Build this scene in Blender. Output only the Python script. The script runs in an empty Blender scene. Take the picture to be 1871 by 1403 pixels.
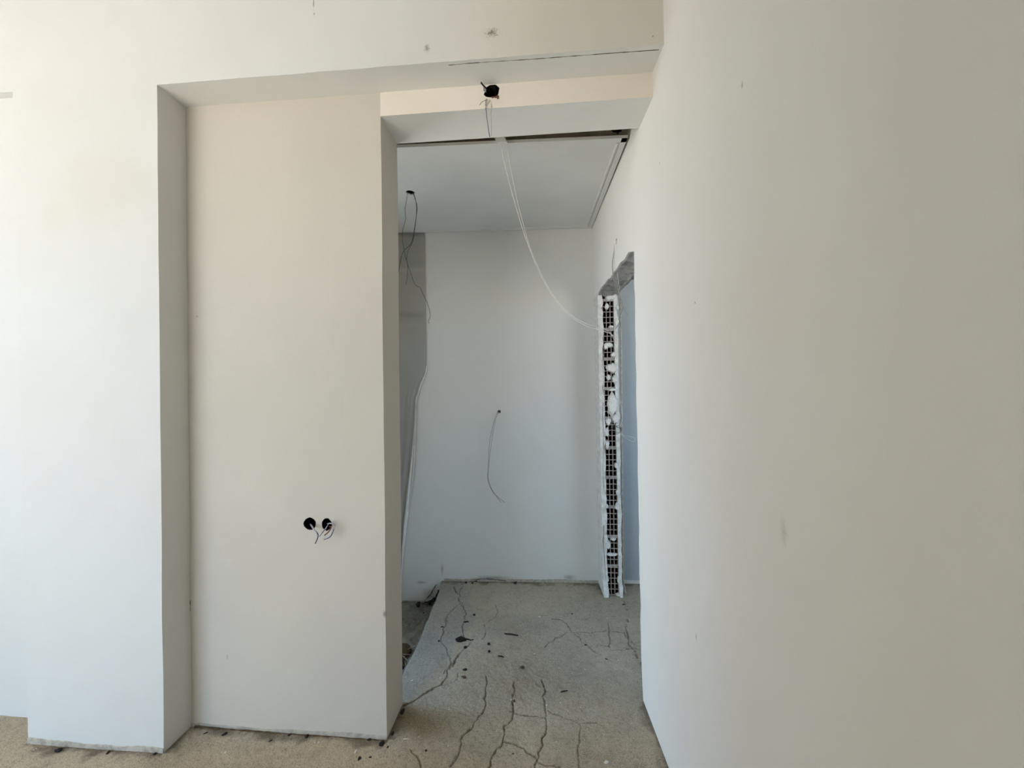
import bpy, bmesh, math, random
import numpy as np
from mathutils import Vector, Matrix

# ---------------------------------------------------------------- camera, world, light, exposure
S = bpy.context.scene
C = S.collection
F, CX, CY, ROLL, H = 700.0, 935.5, 710.0, 0.010, 1.4      # focal length and centre in pixels of the 1871 wide frame
YAW = math.atan(58 / F)
cam_data = bpy.data.cameras.new('camera')
cam_data.sensor_fit = 'HORIZONTAL'
cam_data.sensor_width = 36
cam_data.lens = 36 * F / 1871
cam_data.shift_y = (CY - 701.5) / 1871
cam_data.clip_start = 0.02
cam = bpy.data.objects.new('camera', cam_data)
C.objects.link(cam)
cam.matrix_world = Matrix.Translation((0, 0, H)) @ Matrix.Rotation(YAW, 4, 'Z') @ Matrix.Rotation(math.pi / 2, 4, 'X') @ Matrix.Rotation(-ROLL, 4, 'Z')
S.camera = cam

SKY = (0.50, 0.73, 1.0)
GROUND = (1.0, 0.965, 0.905)
w = bpy.data.worlds.new('sky')
S.world = w
w.use_nodes = True
nt = w.node_tree
nt.nodes.clear()
tc = nt.nodes.new('ShaderNodeTexCoord')
sep = nt.nodes.new('ShaderNodeSeparateXYZ')
nt.links.new(tc.outputs['Generated'], sep.inputs[0])
mr = nt.nodes.new('ShaderNodeMapRange')
mr.inputs['From Min'].default_value = -0.05
mr.inputs['From Max'].default_value = 0.10
nt.links.new(sep.outputs['Z'], mr.inputs['Value'])
mx = nt.nodes.new('ShaderNodeMix')
mx.data_type = 'RGBA'
mx.inputs[6].default_value = (*[c * 1.5 for c in GROUND], 1)
mx.inputs[7].default_value = (*[c * 1.35 for c in SKY], 1)
nt.links.new(mr.outputs[0], mx.inputs[0])
bg = nt.nodes.new('ShaderNodeBackground')
bg.inputs['Strength'].default_value = 1.0
nt.links.new(mx.outputs[2], bg.inputs['Color'])
wo = nt.nodes.new('ShaderNodeOutputWorld')
nt.links.new(bg.outputs[0], wo.inputs['Surface'])

# window openings of the place: (centre, width, height, direction the light travels)
WIN_MAIN = dict(x0=-4.2, x1=-1.5, y=-1.8, z0=0.05, z1=2.8)
BLOCKER = dict(x=-0.8, y0=-0.3, y1=-0.15)          # end of an unseen wall added behind the camera to block light
WIN_HALL = dict(x=-1.22, y0=1.68, y1=2.25, z0=0.0, z1=2.45)
WIN_SIDE = dict(x=1.9, y0=0.5, y1=1.8, z0=0.9, z1=2.3)


def portal(name, loc, sx, sy, direction):
    d = bpy.data.lights.new(name, 'AREA')
    d.shape = 'RECTANGLE'
    d.size, d.size_y = sx, sy
    d.cycles.is_portal = True
    o = bpy.data.objects.new(name, d)
    C.objects.link(o)
    o.location = loc
    o.rotation_euler = Vector(direction).to_track_quat('-Z', 'Y').to_euler()


m_ = WIN_MAIN
portal('daylight_main', ((m_['x0'] + m_['x1']) / 2, m_['y'] - 0.12, (m_['z0'] + m_['z1']) / 2), m_['x1'] - m_['x0'], m_['z1'] - m_['z0'], (0, 1, 0))
for nm_, m_, sgn in (('daylight_hall', WIN_HALL, 1), ('daylight_side', WIN_SIDE, -1)):
    portal(nm_, (m_['x'] - sgn * 0.12, (m_['y0'] + m_['y1']) / 2, (m_['z0'] + m_['z1']) / 2), m_['y1'] - m_['y0'], m_['z1'] - m_['z0'], (sgn, 0, 0))

sun = bpy.data.lights.new('sun', 'SUN')
sun.energy = 3.6
sun.angle = math.radians(0.6)
sun.color = (1.0, 0.97, 0.93)
sun_o = bpy.data.objects.new('sun', sun)
C.objects.link(sun_o)
sun_o.rotation_euler = Vector((0.06, 0.45, -0.89)).to_track_quat('-Z', 'Y').to_euler()

vs = S.view_settings
vs.view_transform = 'Standard'
vs.look = 'None'
vs.gamma = 1
vs.use_curve_mapping = False
vs.exposure = 2.08
S.cycles.use_denoising = True
S.cycles.max_bounces = 16
S.cycles.diffuse_bounces = 10

# ---------------------------------------------------------------- measuring helpers
_cr, _sr, _cy, _sy = math.cos(ROLL), math.sin(ROLL), math.cos(YAW), math.sin(YAW)


def ray(px, py):
    u, v = px - CX, CY - py
    u, v = _cr * u + _sr * v, -_sr * u + _cr * v
    a, b = u / F, 1.0
    return Vector((_cy * a - _sy * b, _sy * a + _cy * b, v / F))


def at_z(px, py, z=0.0):
    d = ray(px, py)
    return Vector((0, 0, H)) + d * ((z - H) / d.z)


def at_y(px, py, y):
    d = ray(px, py)
    return Vector((0, 0, H)) + d * (y / d.y)


RW = lambda y, z=1.3: 0.434 - 0.05 * (y - 1.45) - 0.0085 * (z - 1.3)     # X of the right wall's face
BW = lambda x: 2.79 + 0.035 * (x - 0.37)                                  # Y of the back wall's face
Y1, Y2, YB = 1.368, 1.487, 1.66          # front wall face, recessed wall face, back of that wall


def at_rw(px, py):
    d = ray(px, py)
    k = 0.434 + 0.05 * 1.45 - 0.0085 * (H - 1.3)
    return Vector((0, 0, H)) + d * (k / (d.x + 0.05 * d.y + 0.0085 * d.z))


def at_bw(px, py):
    d = ray(px, py)
    return Vector((0, 0, H)) + d * ((2.79 - 0.035 * 0.37) / (d.y - 0.035 * d.x))


rng = np.random.default_rng(7)
random.seed(7)


def vnoise(x, y, scale, seed):
    r = np.random.default_rng(seed).random((256, 256))
    x = x / scale + 91.3
    y = y / scale + 37.7
    xi, yi = np.floor(x).astype(int), np.floor(y).astype(int)
    fx, fy = x - xi, y - yi
    fx, fy = fx * fx * (3 - 2 * fx), fy * fy * (3 - 2 * fy)
    g = lambda a, b: r[a % 256, b % 256]
    return (g(xi, yi) * (1 - fx) + g(xi + 1, yi) * fx) * (1 - fy) + (g(xi, yi + 1) * (1 - fx) + g(xi + 1, yi + 1) * fx) * fy


# ---------------------------------------------------------------- object helpers
def link(name, me, mat, parent=None, kind=None, label=None, cat=None, group=None, smooth=False):
    o = bpy.data.objects.new(name, me)
    C.objects.link(o)
    if mat:
        me.materials.clear()
        me.materials.append(mat)
    if smooth:
        me.shade_smooth()
    o.parent = parent
    for k, v in (('kind', kind), ('label', label), ('category', cat), ('group', group)):
        if v:
            o[k] = v
    return o


def thing(name, label, cat, loc=(0, 0, 0), group=None):
    o = bpy.data.objects.new(name, None)
    C.objects.link(o)
    o.location = loc
    o.empty_display_size = 0.05
    o['label'], o['category'] = label, cat
    if group:
        o['group'] = group
    return o


def bm_mesh(bm, name='m'):
    bmesh.ops.recalc_face_normals(bm, faces=bm.faces)
    me = bpy.data.meshes.new(name)
    bm.to_mesh(me)
    bm.free()
    return me


def add_box(bm, x0, x1, y0, y1, z0, z1):
    v = [bm.verts.new(p) for p in ((x0, y0, z0), (x1, y0, z0), (x1, y1, z0), (x0, y1, z0), (x0, y0, z1), (x1, y0, z1), (x1, y1, z1), (x0, y1, z1))]
    for f in ((3, 2, 1, 0), (4, 5, 6, 7), (0, 1, 5, 4), (1, 2, 6, 5), (2, 3, 7, 6), (3, 0, 4, 7)):
        bm.faces.new([v[i] for i in f])


def box_mesh(*boxes):
    bm = bmesh.new()
    for b in boxes:
        add_box(bm, *b)
    return bm_mesh(bm)


def prism(bm, pts, off):
    """pts: outline of 3D points, off: extrusion vector"""
    a = [bm.verts.new(p) for p in pts]
    b = [bm.verts.new(Vector(p) + Vector(off)) for p in pts]
    n = len(pts)
    bm.faces.new(a)
    bm.faces.new(b[::-1])
    for i in range(n):
        bm.faces.new([a[i], b[i], b[(i + 1) % n], a[(i + 1) % n]])


def spline(pts, n=8):
    pts = [Vector(p) for p in pts]
    P = [2 * pts[0] - pts[1]] + pts + [2 * pts[-1] - pts[-2]]
    out = []
    for i in range(1, len(P) - 2):
        p0, p1, p2, p3 = P[i - 1:i + 3]
        for k in range(n):
            t = k / n
            out.append(0.5 * (2 * p1 + (p2 - p0) * t + (2 * p0 - 5 * p1 + 4 * p2 - p3) * t * t + (3 * p1 - p0 - 3 * p2 + p3) * t ** 3))
    out.append(pts[-1])
    return out


def add_tube(bm, pts, r, seg=8, n=8):
    pts = spline(pts, n)
    rr = r if callable(r) else (lambda t: r)
    rings = []
    up = Vector((0.31, 0.5, 0.8)).normalized()
    for i, p in enumerate(pts):
        d = (pts[min(i + 1, len(pts) - 1)] - pts[max(i - 1, 0)]).normalized()
        a = d.cross(up)
        if a.length < 1e-4:
            a = d.cross(Vector((1, 0, 0)))
        a.normalize()
        up = a.cross(d).normalized()
        q = rr(i / (len(pts) - 1))
        rings.append([bm.verts.new(p + (a * math.cos(2 * math.pi * k / seg) + up * math.sin(2 * math.pi * k / seg)) * q) for k in range(seg)])
    for a, b in zip(rings, rings[1:]):
        for k in range(seg):
            bm.faces.new([a[k], a[(k + 1) % seg], b[(k + 1) % seg], b[k]])
    bm.faces.new(rings[0][::-1])
    bm.faces.new(rings[-1])


def tube(pts, r, seg=8, n=8):
    bm = bmesh.new()
    add_tube(bm, pts, r, seg, n)
    return bm_mesh(bm)


def cut(obj, *cutters):
    """carve real openings into a mesh object"""
    tmp = []
    for me in cutters:
        c = bpy.data.objects.new('opening', me)
        C.objects.link(c)
        md = obj.modifiers.new('b', 'BOOLEAN')
        md.operation, md.solver, md.object = 'DIFFERENCE', 'EXACT', c
        tmp.append(c)
    dg = bpy.context.evaluated_depsgraph_get()
    dg.update()
    me = bpy.data.meshes.new_from_object(obj.evaluated_get(dg))
    obj.modifiers.clear()
    obj.data = me
    for c in tmp:
        bpy.data.objects.remove(c)


def darken_hole(obj, c, r):
    """paints the shade inside a hole as near-black colour"""
    obj.data.materials.append(M['cavity_shade'])
    for p in obj.data.polygons:
        if (p.center - Vector(c)).length < r and p.center.y > Y2 + .003 and p.area < .01:
            p.material_index = len(obj.data.materials) - 1


def blob_ring(c, ax, ay, r, n=14, jit=0.18, seed=1, sx=1.0, sy=1.0):
    rn = random.Random(seed)
    return [Vector(c) + Vector(ax) * (math.cos(2 * math.pi * k / n) * r * sx * (1 + rn.uniform(-jit, jit)))
            + Vector(ay) * (math.sin(2 * math.pi * k / n) * r * sy * (1 + rn.uniform(-jit, jit))) for k in range(n)]


# ---------------------------------------------------------------- materials
def lin(r, g, b):
    f = lambda c: (c / 255 / 12.92) if c <= 10 else ((c / 255 + 0.055) / 1.055) ** 2.4
    return (f(r), f(g), f(b), 1)


class N:
    def __init__(s, name, rough=0.9, spec=0.2):
        s.m = bpy.data.materials.new(name)
        s.m.use_nodes = True
        s.t = s.m.node_tree
        s.b = s.t.nodes['Principled BSDF']
        s.b.inputs['Roughness'].default_value = rough
        s.b.inputs['Specular IOR Level'].default_value = spec
        s.co = s.new('ShaderNodeTexCoord').outputs['Object']

    def new(s, k, **p):
        n = s.t.nodes.new(k)
        for a, v in p.items():
            setattr(n, a, v)
        return n

    def put(s, sock, v):
        if hasattr(v, 'is_linked') or hasattr(v, 'links'):
            s.t.links.new(v, sock)
        else:
            sock.default_value = v

    def noise(s, scale, detail=4, rough=0.55, co=None, stretch=None):
        n = s.new('ShaderNodeTexNoise')
        n.inputs['Scale'].default_value = scale
        n.inputs['Detail'].default_value = detail
        n.inputs['Roughness'].default_value = rough
        c = co or s.co
        if stretch:
            mp = s.new('ShaderNodeMapping')
            mp.inputs['Scale'].default_value = stretch
            s.t.links.new(c, mp.inputs[0])
            c = mp.outputs[0]
        s.t.links.new(c, n.inputs['Vector'])
        return n.outputs['Fac']

    def ramp(s, v, a, b, c=0.0, d=1.0):
        n = s.new('ShaderNodeMapRange', interpolation_type='SMOOTHSTEP')
        s.t.links.new(v, n.inputs['Value'])
        for k, q in zip(('From Min', 'From Max', 'To Min', 'To Max'), (a, b, c, d)):
            n.inputs[k].default_value = q
        return n.outputs[0]

    def mix(s, f, a, b):
        n = s.new('ShaderNodeMix', data_type='RGBA')
        s.put(n.inputs[0], f)
        s.put(n.inputs[6], a)
        s.put(n.inputs[7], b)
        return n.outputs[2]

    def math(s, op, a, b=0.0):
        n = s.new('ShaderNodeMath', operation=op)
        s.put(n.inputs[0], a)
        s.put(n.inputs[1], b)
        return n.outputs[0]

    def spot(s, p, r0, r1, stretch=(1, 1, 1), wob=0.0, wscale=20):
        """1 inside radius r0 of the world point p, falling to 0 at r1; ragged by noise"""
        mp = s.new('ShaderNodeMapping')
        mp.inputs['Location'].default_value = [-a * b for a, b in zip(p, stretch)]
        mp.inputs['Scale'].default_value = stretch
        s.t.links.new(s.co, mp.inputs[0])
        ln = s.new('ShaderNodeVectorMath', operation='LENGTH')
        s.t.links.new(mp.outputs[0], ln.inputs[0])
        v = ln.outputs['Value']
        if wob:
            v = s.math('ADD', v, s.math('MULTIPLY', s.math('SUBTRACT', s.noise(wscale, 5, 0.7), 0.5), wob))
        return s.ramp(v, r0, r1, 1.0, 0.0)

    def bump(s, *layers):
        prev = None
        for h, st, dist in layers:
            n = s.new('ShaderNodeBump')
            n.inputs['Strength'].default_value = st
            n.inputs['Distance'].default_value = dist
            s.t.links.new(h, n.inputs['Height'])
            if prev:
                s.t.links.new(prev, n.inputs['Normal'])
            prev = n.outputs[0]
        s.t.links.new(prev, s.b.inputs['Normal'])

    def done(s, col):
        s.put(s.b.inputs['Base Color'], col)
        return s.m


def plaster(name, a, b, c, stains_shades=(), weave=False, big=1.6):
    n = N(name)
    col = n.mix(n.ramp(n.noise(big, 3), 0.35, 0.65), a, b)
    col = n.mix(n.ramp(n.noise(5.5, 5, 0.65), 0.5, 0.75, 0, 0.5), col, c)
    for p, r0, r1, st, wob, ws, colr, k in stains_shades:
        col = n.mix(n.math('MULTIPLY', n.spot(p, r0, r1, st, wob, ws), k), col, colr)
    if weave:
        f = n.noise(60, 3, 0.6, stretch=(6, 1, 0.7))
        g = n.noise(60, 3, 0.6, stretch=(0.7, 1, 6))
        col = n.mix(n.math('MULTIPLY', n.math('ADD', f, g), 0.12), col, tuple(q * 0.7 for q in c[:3]) + (1,))
        n.bump((n.noise(3, 3), 0.25, 0.02), (f, 0.12, 0.003), (n.noise(260, 2), 0.15, 0.002))
    else:
        n.bump((n.noise(2.4, 3), 0.3, 0.02), (n.noise(40, 3), 0.08, 0.003), (n.noise(330, 2), 0.18, 0.002))
    return n.done(col)


def plain(name, col, rough=0.6, var=0.25, scale=60, spec=0.3, bump=0.0):
    n = N(name, rough, spec)
    c2 = tuple(q * (1 - var) for q in col[:3]) + (1,)
    if bump:
        n.bump((n.noise(scale, 4), bump, 0.004))
    return n.done(n.mix(n.ramp(n.noise(scale, 3), 0.3, 0.7), col, c2))


W1, W2, W3 = (0.645, 0.645, 0.63, 1), (0.632, 0.628, 0.606, 1), (0.62, 0.612, 0.585, 1)
_p = lambda px, py, y=Y1: tuple(at_y(px, py, y))
dirt = (0.16, 0.14, 0.12, 1)
stain_shade_front = [
    (_p(185, 345), 0.06, 0.30, (1, 1, 1.4), 0.30, 6, (0.61, 0.58, 0.49, 1), 0.42),
    (_p(1100, 40), 0.20, 0.75, (1, 1, 1), 0.15, 4, (0.63, 0.585, 0.50, 1), 0.65),  # beige tone painting in the shading at the header's right end
    (_p(95, 400), 0.02, 0.10, (1, 1, 1), 0.08, 9, (0.62, 0.56, 0.49, 1), 0.25),
    (_p(899, 60), 0.0, 0.030, (1, 1, 1.5), 0.10, 170, dirt, 0.9),
    (_p(780, 88), 0.0, 0.018, (1.4, 1, 1), 0.06, 220, dirt, 0.8),
    (_p(573, 5), 0.0, 0.03, (7, 1, 1), 0.06, 150, dirt, 0.7),
    (_p(574, 25), 0.0, 0.010, (2, 1, 1), 0.02, 120, dirt, 0.6),
    (_p(1193, 66), 0.0, 0.005, (1, 1, 1), 0.0, 9, dirt, 0.8),
]
M = {}
M['front'] = plaster('plaster_front', W1, W2, W3, stain_shade_front)
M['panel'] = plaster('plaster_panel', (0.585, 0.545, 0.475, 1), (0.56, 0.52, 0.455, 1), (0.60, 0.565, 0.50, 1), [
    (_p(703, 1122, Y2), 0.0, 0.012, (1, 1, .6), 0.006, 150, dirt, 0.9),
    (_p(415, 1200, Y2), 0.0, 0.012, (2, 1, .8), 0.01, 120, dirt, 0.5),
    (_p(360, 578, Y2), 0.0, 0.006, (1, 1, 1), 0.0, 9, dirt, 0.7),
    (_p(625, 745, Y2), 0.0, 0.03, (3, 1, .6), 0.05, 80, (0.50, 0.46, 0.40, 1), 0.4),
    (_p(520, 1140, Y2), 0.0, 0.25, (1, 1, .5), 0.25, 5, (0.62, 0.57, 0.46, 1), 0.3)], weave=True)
M['beam'] = plaster('plaster_beam', (0.78, 0.72, 0.64, 1), (0.76, 0.69, 0.60, 1), (0.73, 0.66, 0.57, 1))
_r = lambda px, py: tuple(at_rw(px, py))
M['right'] = plaster('plaster_right', (0.765, 0.75, 0.715, 1), (0.745, 0.728, 0.69, 1), (0.735, 0.71, 0.67, 1), [
    (_r(1356, 155), 0.0, 0.010, (1, 2, 0.8), 0.008, 100, dirt, 0.6),
    (_r(1272, 1164), 0.0, 0.010, (1, 2, 0.8), 0.008, 100, dirt, 0.7),
    (_r(1432, 968), 0.0, 0.030, (1, 2.2, 0.7), 0.05, 60, (0.45, 0.42, 0.37, 1), 0.4),
    (_r(1380, 540), 0.02, 0.20, (1, 0.6, 1), 0.1, 8, (0.76, 0.69, 0.64, 1), 0.3),
    (_r(1270, 553), 0.0, 0.005, (1, 1, 1), 0.0, 9, dirt, 0.8),
    (_r(1205, 298), 0.0, 0.005, (1, 1, 1), 0.0, 9, dirt, 0.7),
])
M['back'] = plaster('plaster_back', (0.66, 0.665, 0.64, 1), (0.645, 0.645, 0.62, 1), (0.62, 0.62, 0.595, 1), [
    (tuple(at_bw(770, 1064)), 0.0, 0.03, (.6, 1, 2), 0.03, 60, dirt, 0.5),
    (tuple(at_bw(808, 1040)), 0.0, 0.05, (4, 1, .8), 0.06, 90, dirt, 0.6),
    (tuple(at_bw(900, 1056)), 0.0, 0.10, (.5, 1, 4), 0.12, 60, dirt, 0.6),
    (tuple(at_bw(1040, 1055)), 0.0, 0.05, (.8, 1, 1.5), 0.07, 60, dirt, 0.5),
    (tuple(at_bw(790, 1090)), 0.0, 0.09, (1, 1, 1), 0.10, 40, dirt, 0.6)])
M['base'] = plain('bare_base_plaster', (0.50, 0.455, 0.385, 1), 0.95, 0.30, 45, 0.1, 0.4)
M['ceiling'] = plain('ceiling_board_paint', (0.69, 0.70, 0.68, 1), 0.8, 0.06, 4, 0.2)
M['void'] = plain('rough_slab', (0.50, 0.45, 0.36, 1), 0.95, 0.3, 12, 0.1, 0.4)
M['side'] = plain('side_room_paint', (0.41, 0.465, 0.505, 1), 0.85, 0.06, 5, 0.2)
M['jamb'] = plain('broken_plaster', (0.74, 0.74, 0.71, 1), 0.95, 0.22, 30, 0.1, 0.6)
M['lintel'] = plain('concrete_lintel', (0.36, 0.36, 0.34, 1), 0.95, 0.35, 25, 0.1, 0.6)
M['shaded_clay'] = plain('shaded_brick_clay', (0.15, 0.10, 0.08, 1), 0.95, 0.35, 70, 0.1, 0.4)  # clay colour darkened for the shade inside the brick cells
M['cavity_shade'] = plain('painted_cavity_shade', (0.035, 0.03, 0.026, 1), 0.95, 0.4, 60, 0.05)  # near-black, paints the shade deep in holes and brick cells
M['box'] = plain('black_box_plastic', (0.006, 0.006, 0.006, 1), 0.9, 0.3, 60, 0.05)
M['white_cable'] = plain('white_cable_sheath', (0.72, 0.70, 0.66, 1), 0.5, 0.15, 90)
M['grey_wire'] = plain('grey_wire_sheath', (0.34, 0.33, 0.31, 1), 0.5, 0.3, 90)
M['black_wire'] = plain('black_wire_sheath', (0.03, 0.03, 0.03, 1), 0.5, 0.3, 90)
M['blue_wire'] = plain('blue_wire_sheath', (0.05, 0.06, 0.14, 1), 0.45, 0.2, 90)
M['brown_wire'] = plain('brown_wire_sheath', (0.16, 0.06, 0.045, 1), 0.45, 0.2, 90)
M['violet_sheath'] = plain('pale_violet_sheath', (0.46, 0.45, 0.52, 1), 0.5, 0.2, 90)
M['sheet'] = plain('grey_sheet', (0.60, 0.595, 0.56, 1), 0.75, 0.08, 3, 0.25)
M['hem'] = plain('white_hem', (0.76, 0.76, 0.75, 1), 0.6, 0.1, 20, 0.3)
M['lump'] = plain('dark_dirt', (0.045, 0.04, 0.042, 1), 0.95, 0.5, 90, 0.1, 0.5)
M['brown_lump'] = plain('brown_dirt', (0.13, 0.085, 0.05, 1), 0.95, 0.4, 90, 0.1, 0.5)
M['chip'] = plain('white_chip', (0.74, 0.71, 0.65, 1), 0.85, 0.2, 80, 0.2)
M['stick'] = plain('dark_stick', (0.028, 0.024, 0.02, 1), 0.9, 0.4, 90, 0.1)
M['straw'] = plain('dry_straw', (0.40, 0.36, 0.28, 1), 0.9, 0.3, 90, 0.1)
M['shell'] = plain('unseen_walls', (0.82, 0.81, 0.78, 1), 0.9, 0.06, 3, 0.2)


def floor_material():
    n = N('raw_concrete_floor', 0.95, 0.15)
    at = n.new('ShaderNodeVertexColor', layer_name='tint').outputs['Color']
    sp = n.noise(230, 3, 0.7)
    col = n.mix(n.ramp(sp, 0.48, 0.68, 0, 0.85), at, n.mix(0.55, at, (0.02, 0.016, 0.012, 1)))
    col = n.mix(n.ramp(n.noise(120, 4, 0.7), 0.58, 0.74, 0, 0.45), col, (0.55, 0.50, 0.43, 1))
    col = n.mix(n.ramp(n.noise(14, 5, 0.65), 0.45, 0.7, 0, 0.35), col, n.mix(0.5, col, (0.10, 0.08, 0.06, 1)))
    col = n.mix(n.ramp(n.noise(45, 5, 0.75), 0.50, 0.70, 0, 0.5), col, n.mix(0.55, col, (0.07, 0.05, 0.035, 1)))
    n.bump((n.noise(60, 5, 0.7), 0.7, 0.008), (n.noise(260, 3, 0.7), 0.5, 0.003))
    return n.done(col)


M['floor'] = floor_material()

# ---------------------------------------------------------------- floor: one relief with its cracks and the broken slab edge
def zoomed(x0, y0, k, *pts):
    return [tuple(at_z(x0 + a / k, y0 + b / k)[:2]) for a, b in pts]


A = lambda *p: zoomed(720, 1040, 7.196, *p)
B = lambda *p: zoomed(720, 1200, 6.912, *p)
D = lambda *p: zoomed(960, 1230, 6.93, *p)
G = lambda *p: zoomed(960, 1060, 6.93, *p)
CRACKS = [  # polyline on the floor, half width in m, depth in m
    (A((870, 430), (790, 520), (710, 610), (690, 690), (660, 790), (630, 900), (615, 950)), .0035, .006),
    (A((615, 950), (680, 1030), (720, 1140), (735, 1230), (690, 1320), (650, 1370)), .003, .005),
    (A((790, 220), (800, 290), (850, 340), (870, 420), (910, 500), (945, 570), (920, 680), (900, 730), (895, 830), (930, 900), (985, 930)), .0045, .008),
    (A((895, 220), (860, 300), (850, 340)), .003, .005),
    (A((1340, 470), (1370, 540), (1330, 620), (1250, 690)), .003, .005),
    (A((1190, 740), (1215, 800), (1190, 900), (1160, 930)), .003, .005),
    (A((1000, 980), (900, 1080), (810, 1180), (760, 1280)), .007, .006),
    (B((110, 610), (250, 550), (370, 480), (520, 390), (610, 350), (640, 270), (700, 120), (760, 50)), .0055, .012),
    (B((610, 370), (740, 320), (790, 260), (810, 180)), .003, .006),
    (B((1160, 240), (1180, 340), (1165, 450), (1160, 560), (1150, 650), (1060, 780), (1000, 880), (910, 970), (840, 1060), (820, 1180), (760, 1300), (710, 1390)), .004, .008),
    (B((1530, 300), (1500, 440), (1490, 560), (1510, 690), (1510, 790), (1400, 880), (1400, 1000), (1350, 1150), (1290, 1200), (1220, 1260), (1200, 1400)), .0035, .007),
    (B((1480, 680), (1570, 720), (1680, 740), (1790, 745)), .003, .006),
    (B((1370, 1060), (1500, 1100), (1640, 1160), (1720, 1220), (1790, 1280)), .0035, .007),
    (B((200, 1170), (280, 1240), (320, 1310), (340, 1400), (330, 1600)), .0035, .006),
    (D((210, 80), (240, 140), (235, 250), (250, 360), (265, 480), (255, 600), (255, 760), (210, 850), (190, 1000), (150, 1100), (130, 1300)), .0045, .009),
    (D((0, 530), (100, 540), (170, 545), (245, 550)), .003, .006),
    (D((300, 470), (400, 520), (520, 565), (650, 600), (690, 640), (700, 730), (680, 800), (690, 900), (655, 1050), (665, 1250)), .003, .007),
    (D((0, 980), (90, 1050), (150, 1090)), .0045, .008),
    (D((180, 1130), (270, 1150), (350, 1170), (440, 1210)), .004, .008),
    (D((690, 630), (840, 620), (1000, 640)), .002, .003),
    (G((1220, 250), (1290, 330), (1310, 400), (1295, 500), (1275, 620), (1320, 730), (1370, 800), (1390, 900), (1430, 1000), (1490, 1085)), .0042, .009),
    (G((1250, 650), (1300, 740), (1320, 820), (1380, 900)), .003, .006),
    (G((590, 660), (680, 655), (800, 665), (950, 650), (1060, 640), (1180, 650), (1250, 660)), .0032, .006),
    (G((480, 510), (540, 580), (610, 660), (680, 720), (720, 780), (800, 840), (860, 900), (950, 950)), .0032, .006),
    (G((240, 840), (300, 790), (370, 735), (470, 710), (500, 670), (590, 660)), .0036, .007),
    (G((1055, 530), (1060, 640), (1070, 720), (1065, 790), (1070, 850)), .003, .006),
    (G((340, 490), (460, 500), (480, 520)), .002, .004),
    (G((1100, 890), (1220, 880), (1330, 855)), .003, .005),
    (G((1220, 790), (1310, 785)), .003, .005),
    (G((920, 820), (1000, 830), (1060, 840)), .002, .004),
]
EDGE = [tuple(at_z(x, y)[:2]) for x, y in ((806, 1062), (803, 1072), (797, 1098), (788, 1112), (781, 1133), (772, 1155), (762, 1178), (752, 1198), (742, 1215), (733, 1236), (724, 1262))]   # broken rim of the slab
EDGE = [(EDGE[0][0] - 0.0, 2.95)] + EDGE + [(EDGE[-1][0] - 0.05, 1.60)]


def seg_dist(X, Y, pts):
    best = np.full(X.shape, 9.0)
    for (ax, ay), (bx, by) in zip(pts, pts[1:]):
        dx, dy = bx - ax, by - ay
        L = dx * dx + dy * dy + 1e-12
        t = np.clip(((X - ax) * dx + (Y - ay) * dy) / L, 0, 1)
        best = np.minimum(best, np.hypot(X - ax - t * dx, Y - ay - t * dy))
    return best


def smooth(a, b, v):
    t = np.clip((v - a) / (b - a), 0, 1)
    return t * t * (3 - 2 * t)


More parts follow.
